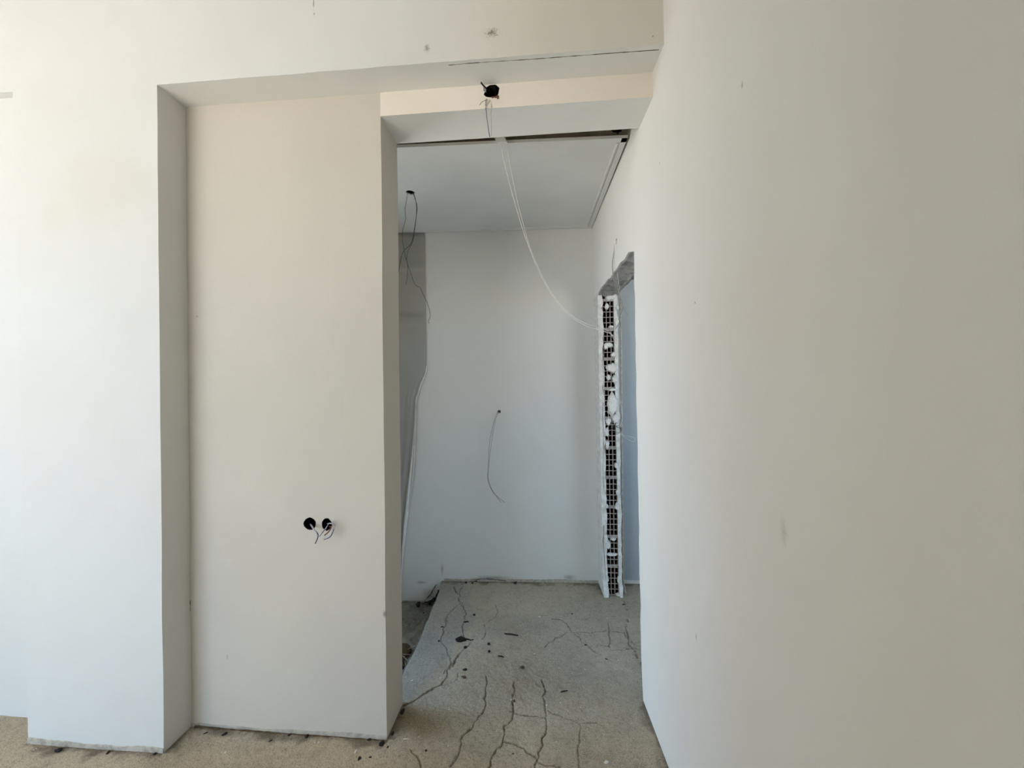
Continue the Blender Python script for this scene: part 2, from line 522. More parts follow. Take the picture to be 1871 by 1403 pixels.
def build_floor():
    x0, x1, y0, y1 = -2.6, 0.98, 1.02, 2.94
    xs = np.concatenate([np.arange(x0, -.78, .007), np.arange(-.78, .46, .0032), np.arange(.46, x1, .01), [x1]])
    ys = np.concatenate([np.arange(y0, 1.2, .01), np.arange(1.2, 2.3, .0032), np.arange(2.3, 2.82, .0042), [2.84, y1]])
    X, Y = np.meshgrid(xs, ys)
    nx, ny = len(xs), len(ys)
    n1, n2, n3, n4 = vnoise(X, Y, .35, 1), vnoise(X, Y, .06, 2), vnoise(X, Y, .016, 3), vnoise(X, Y, .009, 4)
    Z = (n1 - .5) * .006 + (n2 - .5) * .003 + (n3 - .5) * .0014
    # jitter so that cracks wander
    jx, jy = X + (vnoise(X, Y, .03, 5) - .5) * .014 + (n3 - .5) * .007, (n4 - .5) * .006 + Y + (vnoise(X, Y, .03, 6) - .5) * .012
    crack = np.zeros_like(X)
    for pts, hw, dep in CRACKS:
        d = seg_dist(jx, jy, pts) + (n4 - .5) * .0022
        wv = hw * (.18 + .9 * n2) * .72
        m = (1 - smooth(wv * .4, wv * 1.2 + .0022, d)) * np.clip(.35 + 1.1 * vnoise(X, Y, .05, 15), 0, 1)
        Z -= dep * m
        crack = np.maximum(crack, m)
    # rough crumbly zone in the passage
    rough = smooth(.16, -.10, np.hypot((X + .30) * .75, (Y - 1.72) * .55) - .16 + (n1 - .5) * .3)
    Z += rough * ((n4 - .5) * .0022 + (n3 - .5) * .0016)
    # the slab ends in a broken rim; beyond it the ground lies lower
    ey = np.array([p[1] for p in EDGE])[::-1]
    ex = np.array([p[0] for p in EDGE])[::-1]
    rim = np.interp(Y, ey, ex) + (n2 - .5) * .012
    inside = (Y > 1.655)
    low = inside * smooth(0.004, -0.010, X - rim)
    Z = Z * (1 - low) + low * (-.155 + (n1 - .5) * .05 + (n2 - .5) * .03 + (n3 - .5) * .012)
    border = np.minimum.reduce([X - x0, x1 - X, Y - y0, y1 - Y])
    Z *= smooth(0, .05, border)
    # ground colours: sand in front, grey screed in the passage, smoother grey slab strip, brown earth by the return
    sand, grey, slab, brown, dirtc = [np.array(c) for c in ((.50, .415, .305), (.42, .38, .305), (.36, .35, .31), (.25, .185, .105), (.085, .068, .048))]
    f = smooth(1.40, 1.75, Y + (n1 - .5) * .25 + (vnoise(X, Y, .12, 9) - .5) * .15)[..., None]
    col = sand * (1 - f) + grey * f
    c7 = np.array([(rx, ry) for rx, ry in CRACKS[7][0]])
    right_of = np.interp(Y, [1.66, 1.80, 1.95, 2.1, 2.3, 2.5, 2.75], [-.64, -.58, -.50, -.47, -.44, -.50, -.62])
    sl = (smooth(.03, -.03, X - right_of + (n2 - .5) * .06) * smooth(1.63, 1.70, Y))[..., None]
    col = col * (1 - sl) + slab * sl
    br = smooth(.27, .07, np.hypot((X + .54) * .8, (Y - 1.575) * 2.0) + (n1 - .5) * .16 + (n2 - .5) * .06)[..., None]
    col = col * (1 - .85 * br) + brown * br * .85
    rg = (rough * (.35 + .4 * n2))[..., None]
    col = col * (1 - rg * .55) + brown * rg * .55
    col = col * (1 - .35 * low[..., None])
    col = col * (1 - .72 * crack[..., None]) + dirtc * .72 * crack[..., None]
    col *= (.86 + .28 * vnoise(X, Y, .2, 11))[..., None]
    # ragged dark brown band along the wall feet
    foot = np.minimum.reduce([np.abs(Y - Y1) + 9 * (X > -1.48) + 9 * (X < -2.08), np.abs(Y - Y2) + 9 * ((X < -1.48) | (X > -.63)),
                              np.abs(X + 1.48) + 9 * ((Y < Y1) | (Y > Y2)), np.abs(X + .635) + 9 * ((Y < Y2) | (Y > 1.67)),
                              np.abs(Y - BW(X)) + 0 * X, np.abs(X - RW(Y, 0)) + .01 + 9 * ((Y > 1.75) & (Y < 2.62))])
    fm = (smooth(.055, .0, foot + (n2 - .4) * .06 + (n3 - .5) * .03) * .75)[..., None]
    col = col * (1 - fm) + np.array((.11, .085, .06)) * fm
    # pale worn smears
    for (px, py), (a, b), ang in (((1140, 1222), (.13, .016), -.45), ((1100, 1215), (.05, .025), 0), ((1088, 1302), (.045, .03), 0), ((1190, 1235), (.04, .06), 0), ((935, 1097), (.05, .012), .2), ((950, 1092), (.05, .012), .3)):
        p = at_z(px, py)
        dx, dy = X - p.x, Y - p.y
        u, v = dx * math.cos(ang) + dy * math.sin(ang), -dx * math.sin(ang) + dy * math.cos(ang)
        mm = (smooth(1.15, .6, np.hypot(u / a, v / b) + (n2 - .5) * .9) * .55)[..., None]
        col = col * (1 - mm) + np.array((.46, .43, .37)) * mm
    V = np.stack([X, Y, Z], -1).reshape(-1, 3)
    i = np.arange(nx * ny).reshape(ny, nx)
    Q = np.stack([i[:-1, :-1], i[:-1, 1:], i[1:, 1:], i[1:, :-1]], -1).reshape(-1, 4)
    # plain outer floor
    o = [(-4.5, -3, 0), (3, -3, 0), (3, 3.2, 0), (-4.5, 3.2, 0), (x0, y0, 0), (x1, y0, 0), (x1, y1, 0), (x0, y1, 0)]
    k = len(V)
    V = np.concatenate([V, np.array(o)])
    Q = np.concatenate([Q, np.array([(k, k + 1, k + 5, k + 4), (k + 1, k + 2, k + 6, k + 5), (k + 2, k + 3, k + 7, k + 6), (k + 3, k, k + 4, k + 7)])])
    Cc = np.concatenate([col.reshape(-1, 3), np.tile(sand * .95, (8, 1))])
    me = bpy.data.meshes.new('floor')
    me.vertices.add(len(V))
    me.vertices.foreach_set('co', V.astype(np.float32).ravel())
    me.loops.add(Q.size)
    me.loops.foreach_set('vertex_index', Q.astype(np.int32).ravel())
    me.polygons.add(len(Q))
    me.polygons.foreach_set('loop_start', np.arange(0, Q.size, 4, dtype=np.int32))
    me.update(calc_edges=True)
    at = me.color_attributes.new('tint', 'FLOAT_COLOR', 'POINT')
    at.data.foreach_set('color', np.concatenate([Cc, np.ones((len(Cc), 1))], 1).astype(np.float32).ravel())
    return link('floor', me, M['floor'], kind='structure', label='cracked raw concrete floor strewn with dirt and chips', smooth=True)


build_floor()

# ---------------------------------------------------------------- walls
XC0, XC1 = -2.092, -1.483        # the white column
XP = -0.640                      # right end of the recessed wall
ZH, ZB = 2.592, 2.496            # underside of the header, underside of the beam
TOP = 3.15


def wob_edge(p, q, n, amp, seed, axis):
    """points from p to q, wandering along axis"""
    rn = random.Random(seed)
    p, q = Vector(p), Vector(q)
    out = []
    for i in range(n + 1):
        t = i / n
        j = 0 if i in (0, n) else rn.uniform(-amp, amp)
        out.append(p.lerp(q, t) + Vector(axis) * j)
    return out


# front wall: column and header in one outline (left niche | column | wide niche), 0.30 deep
ol = [Vector((-4.5, Y1, ZH + .02)), Vector((XC0 - .02, Y1, ZH + .02))]
ol += wob_edge((XC0 - .02, Y1, ZH + .02), (XC0 + .02, Y1, 0), 14, .0018, 1, (1, 0, 0))[1:]
ol += wob_edge((XC1, Y1, 0), (XC1, Y1, ZH), 16, .0015, 2, (1, 0, 0))
ol += wob_edge((XC1, Y1, ZH), (0.50, Y1, ZH - .004), 24, .0012, 3, (0, 0, 1))[1:]
ol += [Vector((0.50, Y1, TOP)), Vector((-4.5, Y1, TOP))]
bm = bmesh.new()
prism(bm, [p + Vector((0, 0, -.004 if p.z == 0 else 0)) for p in ol], (0, Y2 - Y1, 0))
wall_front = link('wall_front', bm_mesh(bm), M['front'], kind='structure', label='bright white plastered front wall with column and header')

# wall at the back of the far left niche and the solid behind the header
bm = bmesh.new()
prism(bm, [Vector(p) for p in ((-4.5, 1.478, -.004), (-4.5, YB, -.004), (-4.5, YB, TOP), (-4.5, 1.392, TOP), (-4.5, 1.395, 2.64))], (XC0 + .02 + 4.5, 0, 0))
link('wall_left_niche', bm_mesh(bm), M['front'], kind='structure', label='bright white wall of the niche at the far left edge')
# recessed wall beside the passage
bm = bmesh.new()
ol = [Vector((XC1 - .02, Y2, -.004))] + wob_edge((XP, Y2, -.004), (XP, Y2, ZH + .1), 22, .0012, 4, (1, 0, 0)) + [Vector((XC1 - .02, Y2, ZH + .1))]
prism(bm, ol, (0, YB - Y2, 0))
wall_recess = link('wall_recess', bm_mesh(bm), M['panel'], kind='structure', label='beige plastered wall in the wide recess')


def hole_cutter(c, ax, ay, depth_dir, r, seed, jit=.12, n=16, sx=1.0, sy=1.0, depth=.05):
    bm = bmesh.new()
    dd = Vector(depth_dir).normalized()
    ring = blob_ring(Vector(c) - dd * .01, ax, ay, r, n, jit, seed, sx, sy)
    prism(bm, ring, dd * (depth + .01))
    return bm_mesh(bm)


XA, ZA = (1, 0, 0), (0, 0, 1)
s1, s2 = at_y(566, 957, Y2), at_y(597, 958, Y2)
cut(wall_recess, hole_cutter(s1, XA, ZA, (0, 1, 0), .026, 11, .07), hole_cutter(s2, XA, ZA, (0, 1, 0), .025, 12, .09, sx=.9))

for c_ in (s1, s2):
    darken_hole(wall_recess, c_ + Vector((0, .024, 0)), .04)
# beam over the passage
trim_beam = link('trim_1', box_mesh((XP - .001, RW(1.55, 2.5) + .03, Y2 - .001, YB, ZB, ZH + .1)), M['beam'], kind='structure', label='cream plastered beam above the passage')
bh = at_y(899, 167, Y2)
cut(trim_beam, hole_cutter(bh, XA, ZA, (0, 1, 0), .030, 21, .16, sx=1.02, sy=.9, depth=.09))


def soffit(o, mat, below):
    o.data.materials.append(mat)
    for p in o.data.polygons:
        if p.normal.z < -.9 and p.center.z > below:
            p.material_index = len(o.data.materials) - 1


M['soffit'] = plaster('soffit_paint', (0.80, 0.80, 0.775, 1), (0.78, 0.775, 0.745, 1), (0.76, 0.75, 0.72, 1))
soffit(trim_beam, M['soffit'], 2.4)
darken_hole(trim_beam, bh + Vector((0, .04, 0)), .06)
soffit(wall_front, M['soffit'], 2.4)
link('ceiling_header', box_mesh((XP - .001, .50, Y2 - .001, YB, ZH + .1, TOP)), M['beam'], kind='structure')

# right wall with its rough doorway (outline in Y, Z)
YN, YF, ZL = 1.785, 2.625, 2.035      # near jamb, far jamb, lintel
TH = .128


def rwp(y, z, d=0.0):
    return Vector((RW(y, z) + d, y, z))


rn = random.Random(5)
near = [(YN - .012 + rn.uniform(-.006, .006) - .02 * math.exp(-z * 9), z) for z in np.linspace(0, ZL - .02, 30)]
head = [(YN + (2.775 - YN) * t, ZL + rn.uniform(-.008, .010)) for t in np.linspace(0.0, 1, 14)]
ol = [(-3.0, -.004)] + [(y, z - (.004 if z == 0 else 0)) for y, z in near] + head[1:] + [(2.775, -.2), (3.0, -.2), (3.0, TOP), (-3.0, TOP)]
bm = bmesh.new()
prism(bm, [rwp(y, z) for y, z in ol], (TH, 0, 0))
wall_right = link('wall_right', bm_mesh(bm), M['right'], kind='structure', label='large beige plastered wall on the right with a rough doorway')
wh = at_rw(1126, 441)
cut(wall_right, hole_cutter(wh, (0, 1, 0), ZA, (1, 0, 0), .016, 31, .25, 10))

# broken lintel underside
bm = bmesh.new()
rn = random.Random(9)
pts = [(y, z) for y, z in head]
for (ya, za), (yb, zb) in zip(pts, pts[1:]):
    pass
rows = []
for k in range(7):
    d = .006 + (TH + .012 - .006) * k / 6
    rows.append([bm.verts.new(rwp(y, z - .004 - rn.uniform(0, .010) - (.012 if 1 < k < 5 else 0), d)) for y, z in pts])
for a, b in zip(rows, rows[1:]):
    for i in range(len(a) - 1):
        bm.faces.new([a[i], a[i + 1], b[i + 1], b[i]])
ed = [e for e in bm.edges if e.is_boundary]
r = bmesh.ops.extrude_edge_only(bm, edges=ed)
for v in [g for g in r['geom'] if isinstance(g, bmesh.types.BMVert)]:
    v.co.z = ZL + .03
link('lintel', bm_mesh(bm), M['lintel'], wall_right, label='grey broken concrete lintel')

# plaster skins on both sides of the brick core of the far jamb
def skin(d0, d1, seed, name):
    rn = random.Random(seed)
    bm = bmesh.new()
    zs = np.linspace(-.004, ZL + .005, 60)
    ring = []
    for z in zs:
        y = YF + rn.uniform(-.004, .005) - (.03 * math.exp(-z * 12))
        e = rn.uniform(-.006, .006)
        ring.append([rwp(y, z, d0), rwp(y - .002, z, d1 + e), rwp(2.778, z, d1), rwp(2.778, z, d0)])
    V = [[bm.verts.new(p) for p in q] for q in ring]
    for a, b in zip(V, V[1:]):
        for i in range(4):
            bm.faces.new([a[i], a[(i + 1) % 4], b[(i + 1) % 4], b[i]])
    bm.faces.new(V[0])
    bm.faces.new(V[-1])
    return link(name, bm_mesh(bm), M['jamb'], wall_right)


skin(0.0, .030, 41, 'plaster_edge')
skin(TH - .022, TH, 42, 'plaster_edge')

# hollow bricks of the jamb, seen from their open ends: 3 x 5 cells each
BWID, BH, BD = .078, .187, .145
WB = .0042
bm = bmesh.new()
for i in range(4):
    x = i * (BWID - WB) / 3
    add_box(bm, x, x + WB, 0, BD, 0, BH)
for j in range(6):
    z = j * (BH - WB) / 5
    for i in range(3):
        x = i * (BWID - WB) / 3 + WB
        add_box(bm, x, x + (BWID - WB) / 3 - WB, 0, BD, z, z + WB)
add_box(bm, 0, BWID, BD, BD + .004, 0, BH)
brick_me = bm_mesh(bm)
brick_me.materials.append(M['shaded_clay'])
brick_me.materials.append(M['cavity_shade'])
M['brick_rim'] = plain('smeared_brick_rim', (0.46, 0.42, 0.38, 1), 0.95, 0.35, 90, 0.1, 0.4)
M['mortar'] = plain('grey_mortar', (0.42, 0.395, 0.36, 1), 0.95, 0.35, 60, 0.1, 0.5)
brick_me.materials.append(M['brick_rim'])
for pl in brick_me.polygons:
    if pl.center.y > BD - .002:
        pl.material_index = 1
    elif pl.center.y < .002:
        pl.material_index = 2
z = .004
k = 0
while z + .1 < ZL:
    o = link('brick', brick_me, None, wall_right)
    h = min(1.0, (ZL - .012 - z) / BH)
    o.scale = (1, 1, h)
    o.location = rwp(YF, z, .029)
    o.location.y = YF + .004 + random.uniform(-.003, .004)
    o.location.x += random.uniform(-.003, .003)
    bm = bmesh.new()
    zz = z + BH * h
    p = rwp(YF, zz, .029)
    # mortar bed, ragged front
    rn = random.Random(60 + k)
    fr = [Vector((p.x + BWID * t, YF + .006 + rn.uniform(-.006, .006), zz)) for t in np.linspace(0, 1, 7)]
    prism(bm, fr + [Vector((p.x + BWID, YF + .1, zz)), Vector((p.x, YF + .1, zz))], (0, 0, .0125))
    link('mortar_bed', bm_mesh(bm), M['mortar'], wall_right)
    z += BH + .0125
    k += 1


def patch(px, py, wpx, hpx, seed, thick=.009):
    """a splash of plaster left on the brick ends"""
    c = at_y(px, py, YF - .002)
    sc = 2.62 / F
    bm = bmesh.new()
    ring = blob_ring(c, XA, ZA, .5, 18, .28, seed, wpx * sc, hpx * sc)
    inner = [p + (c - p) * .25 + Vector((0, -thick, 0)) for p in ring]
    a = [bm.verts.new(p + Vector((0, .008, 0))) for p in ring]
    b = [bm.verts.new(p) for p in inner]
    for i in range(18):
        bm.faces.new([a[i], a[(i + 1) % 18], b[(i + 1) % 18], b[i]])
    bm.faces.new(b)
    bm.faces.new(a[::-1])
    link('plaster_patch', bm_mesh(bm), M['jamb'], wall_right)


for i, q in enumerate(((1116, 541, 20, 18), (1127, 590, 8, 16), (1117, 597, 10, 5), (1107, 632, 10, 12), (1113, 630, 12, 9), (1122, 648, 10, 10), (1118, 673, 24, 17),
                       (1112, 690, 8, 12), (1124, 692, 10, 16), (1121, 712, 22, 5), (1120, 738, 20, 42), (1126, 765, 12, 20), (1112, 770, 10, 14), (1109, 790, 8, 18),
                       (1110, 812, 8, 16), (1127, 850, 7, 12), (1128, 926, 9, 14), (1111, 996, 12, 16), (1107, 985, 8, 18), (1120, 985, 10, 5), (1118, 1013, 20, 5),
                       (1109, 1058, 7, 12), (1131, 1060, 6, 14), (1130, 1086, 10, 6), (1128, 562, 6, 10), (1109, 560, 7, 12), (1128, 900, 5, 10), (1109, 925, 6, 7))):
    patch(*q, 100 + i)

# back wall of the passage
bm = bmesh.new()
prism(bm, [Vector((x, BW(x), z)) for x, z in ((-2.2, -.3), (.42, -.3), (.42, 2.9), (-2.2, 2.9))], (0, .2, 0))
wall_back = link('wall_back', bm_mesh(bm), M['back'], kind='structure', label='grey white back wall of the passage')
wh2 = at_bw(912, 752)
cut(wall_back, hole_cutter(wh2, XA, ZA, (0, 1, 0), .012, 33, .2, 12))

# side room behind the doorway
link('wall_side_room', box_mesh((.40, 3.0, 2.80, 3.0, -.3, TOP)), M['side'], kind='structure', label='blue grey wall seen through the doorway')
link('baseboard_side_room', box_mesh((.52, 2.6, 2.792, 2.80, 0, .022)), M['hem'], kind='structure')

# false ceiling board with a raised rim
cz = 2.55
cor = [at_z(723, 268, cz), at_z(1147, 250, cz), at_z(1081, 415, cz)]
cr0, cr1 = Vector((cor[1].x, cor[1].y, 0)), Vector((cor[2].x, BW(cor[2].x) - .001, 0))
sl_ = (cor[1].y - cor[0].y) / (cor[1].x - cor[0].x)
cl0 = Vector((-1.21, cor[1].y + sl_ * (-1.21 - cor[1].x), 0))
cl1 = Vector((-1.21, BW(-1.21) - .001, 0))
bm = bmesh.new()
prism(bm, [p + Vector((0, 0, cz)) for p in (cl0, cr0, cr1, cl1)], (0, 0, .009))
board = link('ceiling', bm_mesh(bm), M['ceiling'], kind='structure', label='grey white suspended ceiling board over the passage')
ch = at_z(750, 352, cz)
cut(board, hole_cutter(Vector((ch.x, ch.y, cz)), XA, (0, 1, 0), (0, 0, 1), .026, 35, .10, 14, depth=.03))
bm = bmesh.new()
inn = lambda p, q, d: None
w1 = .030


def rim(a, b, inward, w0, w1_, z0, z1):
    i = Vector(inward)
    pts = [a + i * w0, b + i * w0, b + i * w1_, a + i * w1_]
    bm = bmesh.new()
    prism(bm, [p + Vector((0, 0, z0)) for p in pts], (0, 0, z1 - z0))
    return bm_mesh(bm)


dirf = (cr0 - cl0).normalized()
nf = Vector((-dirf.y, dirf.x, 0))
dirr = (cr1 - cr0).normalized()
nr = Vector((-dirr.y, dirr.x, 0))
dirb = (cr1 - cl1).normalized()
nb = Vector((dirb.y, -dirb.x, 0))
link('ceiling_rim', rim(cl0, cr0, nf, 0, .030, cz - .005, cz), M['ceiling'], board)
link('ceiling_rim', rim(cr0, cr1, nr, 0, .026, cz - .005, cz), M['ceiling'], board)
link('ceiling_rim', rim(cl1, cr1, nb, 0, .014, cz - .004, cz), M['ceiling'], board)
link('ceiling_bead', rim(cr0 + nf * .04, cr1 + nb * .03, nr, .036, .044, cz - .006, cz), M['hem'], board)
link('ceiling_bead', rim(cl1, cr1 + nb * 0 - dirb * .05, nb, .03, .034, cz - .003, cz), M['hem'], board)
# rough slab above it
link('ceiling_slab', box_mesh((-2.2, .55, YB - .01, 3.0, 2.60, 2.9)), M['void'], kind='structure')
# unseen shell of the rooms, with the openings that let the daylight in
m = WIN_MAIN
link('ceiling_room', box_mesh((-4.5, 3.0, -3.0, Y2, TOP, TOP + .2)), M['shell'], kind='structure')
link('ceiling_side_room', box_mesh((.40, 3.0, -.5, 3.0, TOP, TOP + .2)), M['shell'], kind='structure')
link('wall_rear', box_mesh((-4.5, m['x0'], m['y'] - .2, m['y'], -.004, TOP), (m['x1'], .75, m['y'] - .2, m['y'], -.004, TOP), (m['x0'], m['x1'], m['y'] - .2, m['y'], m['z1'], TOP), (m['x0'], m['x1'], m['y'] - .2, m['y'], -.004, m['z0'])), M['shell'], kind='structure')
link('wall_left', box_mesh((-4.5, -4.3, -2.0, 1.6, -.004, TOP)), M['shell'], kind='structure')
link('wall_light_blocker', box_mesh((BLOCKER['x'], .6, BLOCKER['y0'], BLOCKER['y1'], -.004, TOP)), M['shell'], kind='structure')  # added out of view to shade the right wall and header end
m = WIN_HALL
link('wall_hall_end', box_mesh((m['x'] - .15, m['x'], YB - .01, m['y0'], -.3, 2.9), (m['x'] - .15, m['x'], m['y1'], 3.0, -.3, 2.9), (m['x'] - .15, m['x'], m['y0'], m['y1'], m['z1'], 2.9), (m['x'] - .15, m['x'], m['y0'], m['y1'], -.3, m['z0'])), M['shell'], kind='structure')
link('wall_hall_front', box_mesh((m['x'] - .15, XP, YB - .012, YB, -.3, -.003)), M['shell'], kind='structure')
m = WIN_SIDE
link('wall_side_end', box_mesh((m['x'], m['x'] + .15, -.6, m['y0'], -.004, TOP), (m['x'], m['x'] + .15, m['y1'], 3.0, -.004, TOP), (m['x'], m['x'] + .15, m['y0'], m['y1'], m['z1'], TOP), (m['x'], m['x'] + .15, m['y0'], m['y1'], -.004, m['z0'])), M['shell'], kind='structure')
link('wall_side_rear', box_mesh((.55, m['x'] + .15, -.7, -.5, -.004, TOP)), M['shell'], kind='structure')


# bare base strips at the wall feet
def base_strip(p, q, h, out, seed, parent, n=50):
    rn = random.Random(seed)
    p, q, out = Vector(p), Vector(q), Vector(out)
    bm = bmesh.new()
    prev = None
    for i in range(n + 1):
        t = i / n
        b = p.lerp(q, t)
        hh = h * (.78 + .12 * math.sin(t * 7 + seed) + .07 * math.sin(t * 23 + seed) + rn.uniform(-.05, .05))
        o2 = out * (.5 + rn.uniform(-.12, .12))
        cur = [bm.verts.new(v) for v in (b - out * .5, b + o2 * 1.3, b + o2 + Vector((0, 0, hh * .85)), b + Vector((0, 0, hh)) - out * .5)]
        if prev:
            for k in range(4):
                bm.faces.new([prev[k], prev[(k + 1) % 4], cur[(k + 1) % 4], cur[k]])
        else:
            bm.faces.new(cur)
        prev = cur
    bm.faces.new(prev[::-1])
    link('base_strip', bm_mesh(bm), M['base'], parent)


base_strip((XC0 + .02, Y1, -.003), (XC1, Y1, -.003), .030, (0, -.004, 0), 1, wall_front)
base_strip((XC1, Y2, -.003), (XP, Y2, -.003), .024, (0, -.005, 0), 2, wall_recess)
base_strip((-.74, BW(-.74), -.003), (RW(2.78, 0), BW(.37), -.003), .030, (0, -.006, 0), 3, wall_back, 70)
base_strip((-1.3, BW(-1.3), -.17), (-.74, BW(-.74), -.16), .02, (0, -.006, 0), 4, wall_back)

# ---------------------------------------------------------------- grey sheet at the left of the passage, its loose edge gathered below
def build_sheet():
    t = thing('hanging_sheet', 'grey sheet hanging left of the back wall with a gathered loose edge', 'sheet', (-1.1, 2.6, 0))
    inv = Vector((1.1, -2.6, 0))
    edge_px = [(776, 425), (777, 500), (778, 600), (779, 668), (774, 690), (768, 704), (763, 722), (760, 733), (757, 790), (752, 850), (745, 920), (738, 985), (734, 1040), (732, 1095)]
    edge = [at_y(x, y, 2.735 - .0 * i) for i, (x, y) in enumerate(edge_px)]
    E = spline(edge, 6)
    nu = 44
    bm = bmesh.new()
    rows = []
    for p in E:
        row = []
        pinch = math.exp(-((p.z - 1.33) / .10) ** 2)
        low = max(0.0, min(1.0, (1.45 - p.z) / 1.0))
        for i in range(nu + 1):
            u = i / nu
            x = p.x + (-1.20 - p.x) * u
            y = p.y - .035 * u
            y -= .012 * low * math.sin(u * 26 + p.z * 2.5) * math.exp(-u * 2) + .010 * pinch * math.sin(u * 60) * math.exp(-u * 9)
            row.append(bm.verts.new(Vector((x, y, p.z)) + inv))
        rows.append(row)
    for a, b in zip(rows, rows[1:]):
        for i in range(nu):
            bm.faces.new([a[i], a[i + 1], b[i + 1], b[i]])
    bmesh.ops.solidify(bm, geom=bm.faces[:], thickness=.003)
    link('cloth', bm_mesh(bm), M['sheet'], t, smooth=True)
    hem = [q + inv + Vector((.002, -.004, 0)) for q in E if q.z < 1.60]
    def rr(s):
        return .0035 + .010 * math.exp(-((s - .72) / .16) ** 2) + .004 * math.exp(-((s - .17) / .025) ** 2) + .003 * math.exp(-((s - .10) / .02) ** 2)
    link('rolled_hem', tube(hem[::2], rr, 8, 3), M['hem'], t, label='white rolled loose edge', smooth=True)
    fold = [at_y(x, y, 2.725) + inv for x, y in ((760, 735), (758, 800), (755, 860), (750, 900), (746, 935))]
    link('fold', tube(fold, lambda s: .002 + .004 * math.sin(s * math.pi), 6, 6), M['sheet'], t, smooth=True)


build_sheet()


# ---------------------------------------------------------------- boxes in the walls and loose wires
def cup_bm(r, depth, n=20):
    bm = bmesh.new()

    def ring(rad, y):
        return [bm.verts.new((math.cos(2 * math.pi * k / n) * rad, y, math.sin(2 * math.pi * k / n) * rad)) for k in range(n)]
    rs = [ring(r * 1.3, depth + .002), ring(r * 1.3, .004), ring(r * .97, .004), ring(r * .97, depth)]
    for a, b in zip(rs, rs[1:]):
        for k in range(n):
            bm.faces.new([a[k], a[(k + 1) % n], b[(k + 1) % n], b[k]])
    bm.faces.new(rs[0])
    bm.faces.new(rs[-1])
    return bm


def socket_box(c, r, depth, label, axis='Y'):
    """round flush box: open cup with a collar, sunk in the wall"""
    t = thing('flush_box', label, 'socket box', c, 'empty flush boxes in the recessed wall')
    bm = cup_bm(r, depth)
    link('cup', bm_mesh(bm), M['box'], t)
    return t


def wires(name, label, cat, strands, base, group=None):
    """strands: (material, radius, [world points])"""
    t = thing(name, label, cat, base, group)
    for mat, r, pts in strands:
        link('wire', tube([Vector(p) - Vector(base) for p in pts], r, 7, 7), M[mat], t, smooth=True)
    return t


def wp(y, *px):
    """pixels to points at depths running from y[0] to y[1]"""
    n = len(px) - 1
    if y[0] > y[1]:          # out of a hole: the first point lies inside it, the others hang before the wall
        return [at_y(a, b, y[0] if i == 0 else y[1] + (.6 - .6 * i / n) * .01) for i, (a, b) in enumerate(px)]
    return [at_y(a, b, y[0] + (y[1] - y[0]) * i / n) for i, (a, b) in enumerate(px)]


socket_box(s1, .023, .044, 'left of two round black socket boxes in beige recessed wall')
socket_box(s2, .021, .044, 'right of two round black socket boxes in beige recessed wall')
wires('socket_cable', 'single pale violet cable hanging out of the left socket box', 'cable', [
    ('violet_sheath', .0024, wp((Y2 + .03, Y2 - .03), (567, 957), (570, 962), (574, 968), (579, 974))),
    ('violet_sheath', .0022, wp((Y2 + .03, Y2 - .03), (569, 958), (573, 965), (578, 973), (580, 976))),
    ('blue_wire', .0021, wp((Y2 - .027, Y2 - .035), (578, 971), (581, 977), (580, 984), (576, 993)))], s1)
wires('socket_wires', 'bunch of three split wires sticking out of the right socket box', 'cable', [
    ('violet_sheath', .0020, wp((Y2 + .03, Y2 - .03), (600, 958), (598, 961), (594, 967), (588, 974))),
    ('black_wire', .0012, wp((Y2 - .03, Y2 - .035), (594, 967), (589, 973), (584, 980))),
    ('brown_wire', .0024, wp((Y2 + .03, Y2 - .03), (601, 962), (604, 962), (604, 966), (600, 972), (593, 978))),
    ('violet_sheath', .0024, wp((Y2 + .03, Y2 - .04), (598, 957), (604, 956), (610, 958), (611, 964), (607, 973), (603, 980), (598, 983))),
    ('blue_wire', .0016, wp((Y2 - .036, Y2 - .045), (611, 962), (608, 972), (603, 981), (592, 986)))], s2)

# rough box hole in the beam
t = thing('beam_box', 'ragged black box hole in cream beam with conduit end', 'junction box', bh)
bm = cup_bm(.029, .084)
link('cup', bm_mesh(bm), M['box'], t)
q = [at_y(x, y, yy) - bh for x, y, yy in ((879, 151, Y2 - .035), (883, 156, Y2 - .02), (888, 161, Y2), (895, 166, Y2 + .03))]
link('conduit_end', tube(q, .0030, 8, 5), M['black_wire'], t, smooth=True)
bm = bmesh.new()
q2 = [at_y(x, y, Y2 - .004) - bh for x, y in ((883, 157), (888, 162), (888, 168), (883, 165))]
prism(bm, q2, (0, .004, 0))
link('box_ear', bm_mesh(bm), M['grey_wire'], t)
wires('beam_wires', 'thin dark wires dangling from the box hole in the beam', 'wire', [
    ('blue_wire', .0014, wp((Y2 + .02, Y2 - .01), (889, 178), (888, 183), (888, 195), (889, 210), (891, 225), (893, 240), (895, 250))),
    ('grey_wire', .0008, wp((Y2 + .02, Y2 - .01), (897, 180), (898, 195), (897, 210), (898, 230), (898, 248))),
    ('straw', .0012, wp((Y2 + .02, Y2 - .02), (893, 180), (887, 183), (880, 187), (876, 192))),
    ('straw', .0011, wp((Y2 + .02, Y2 - .02), (895, 180), (894, 186), (889, 193), (886, 201))),
    ('brown_wire', .0022, wp((Y2 + .02, Y2 - .006), (896, 180), (899, 178), (903, 177), (907, 178))),
    ('brown_wire', .0022, wp((Y2 + .02, Y2 - .006), (903, 178), (907, 176), (910, 175), (909, 180)))], bh)

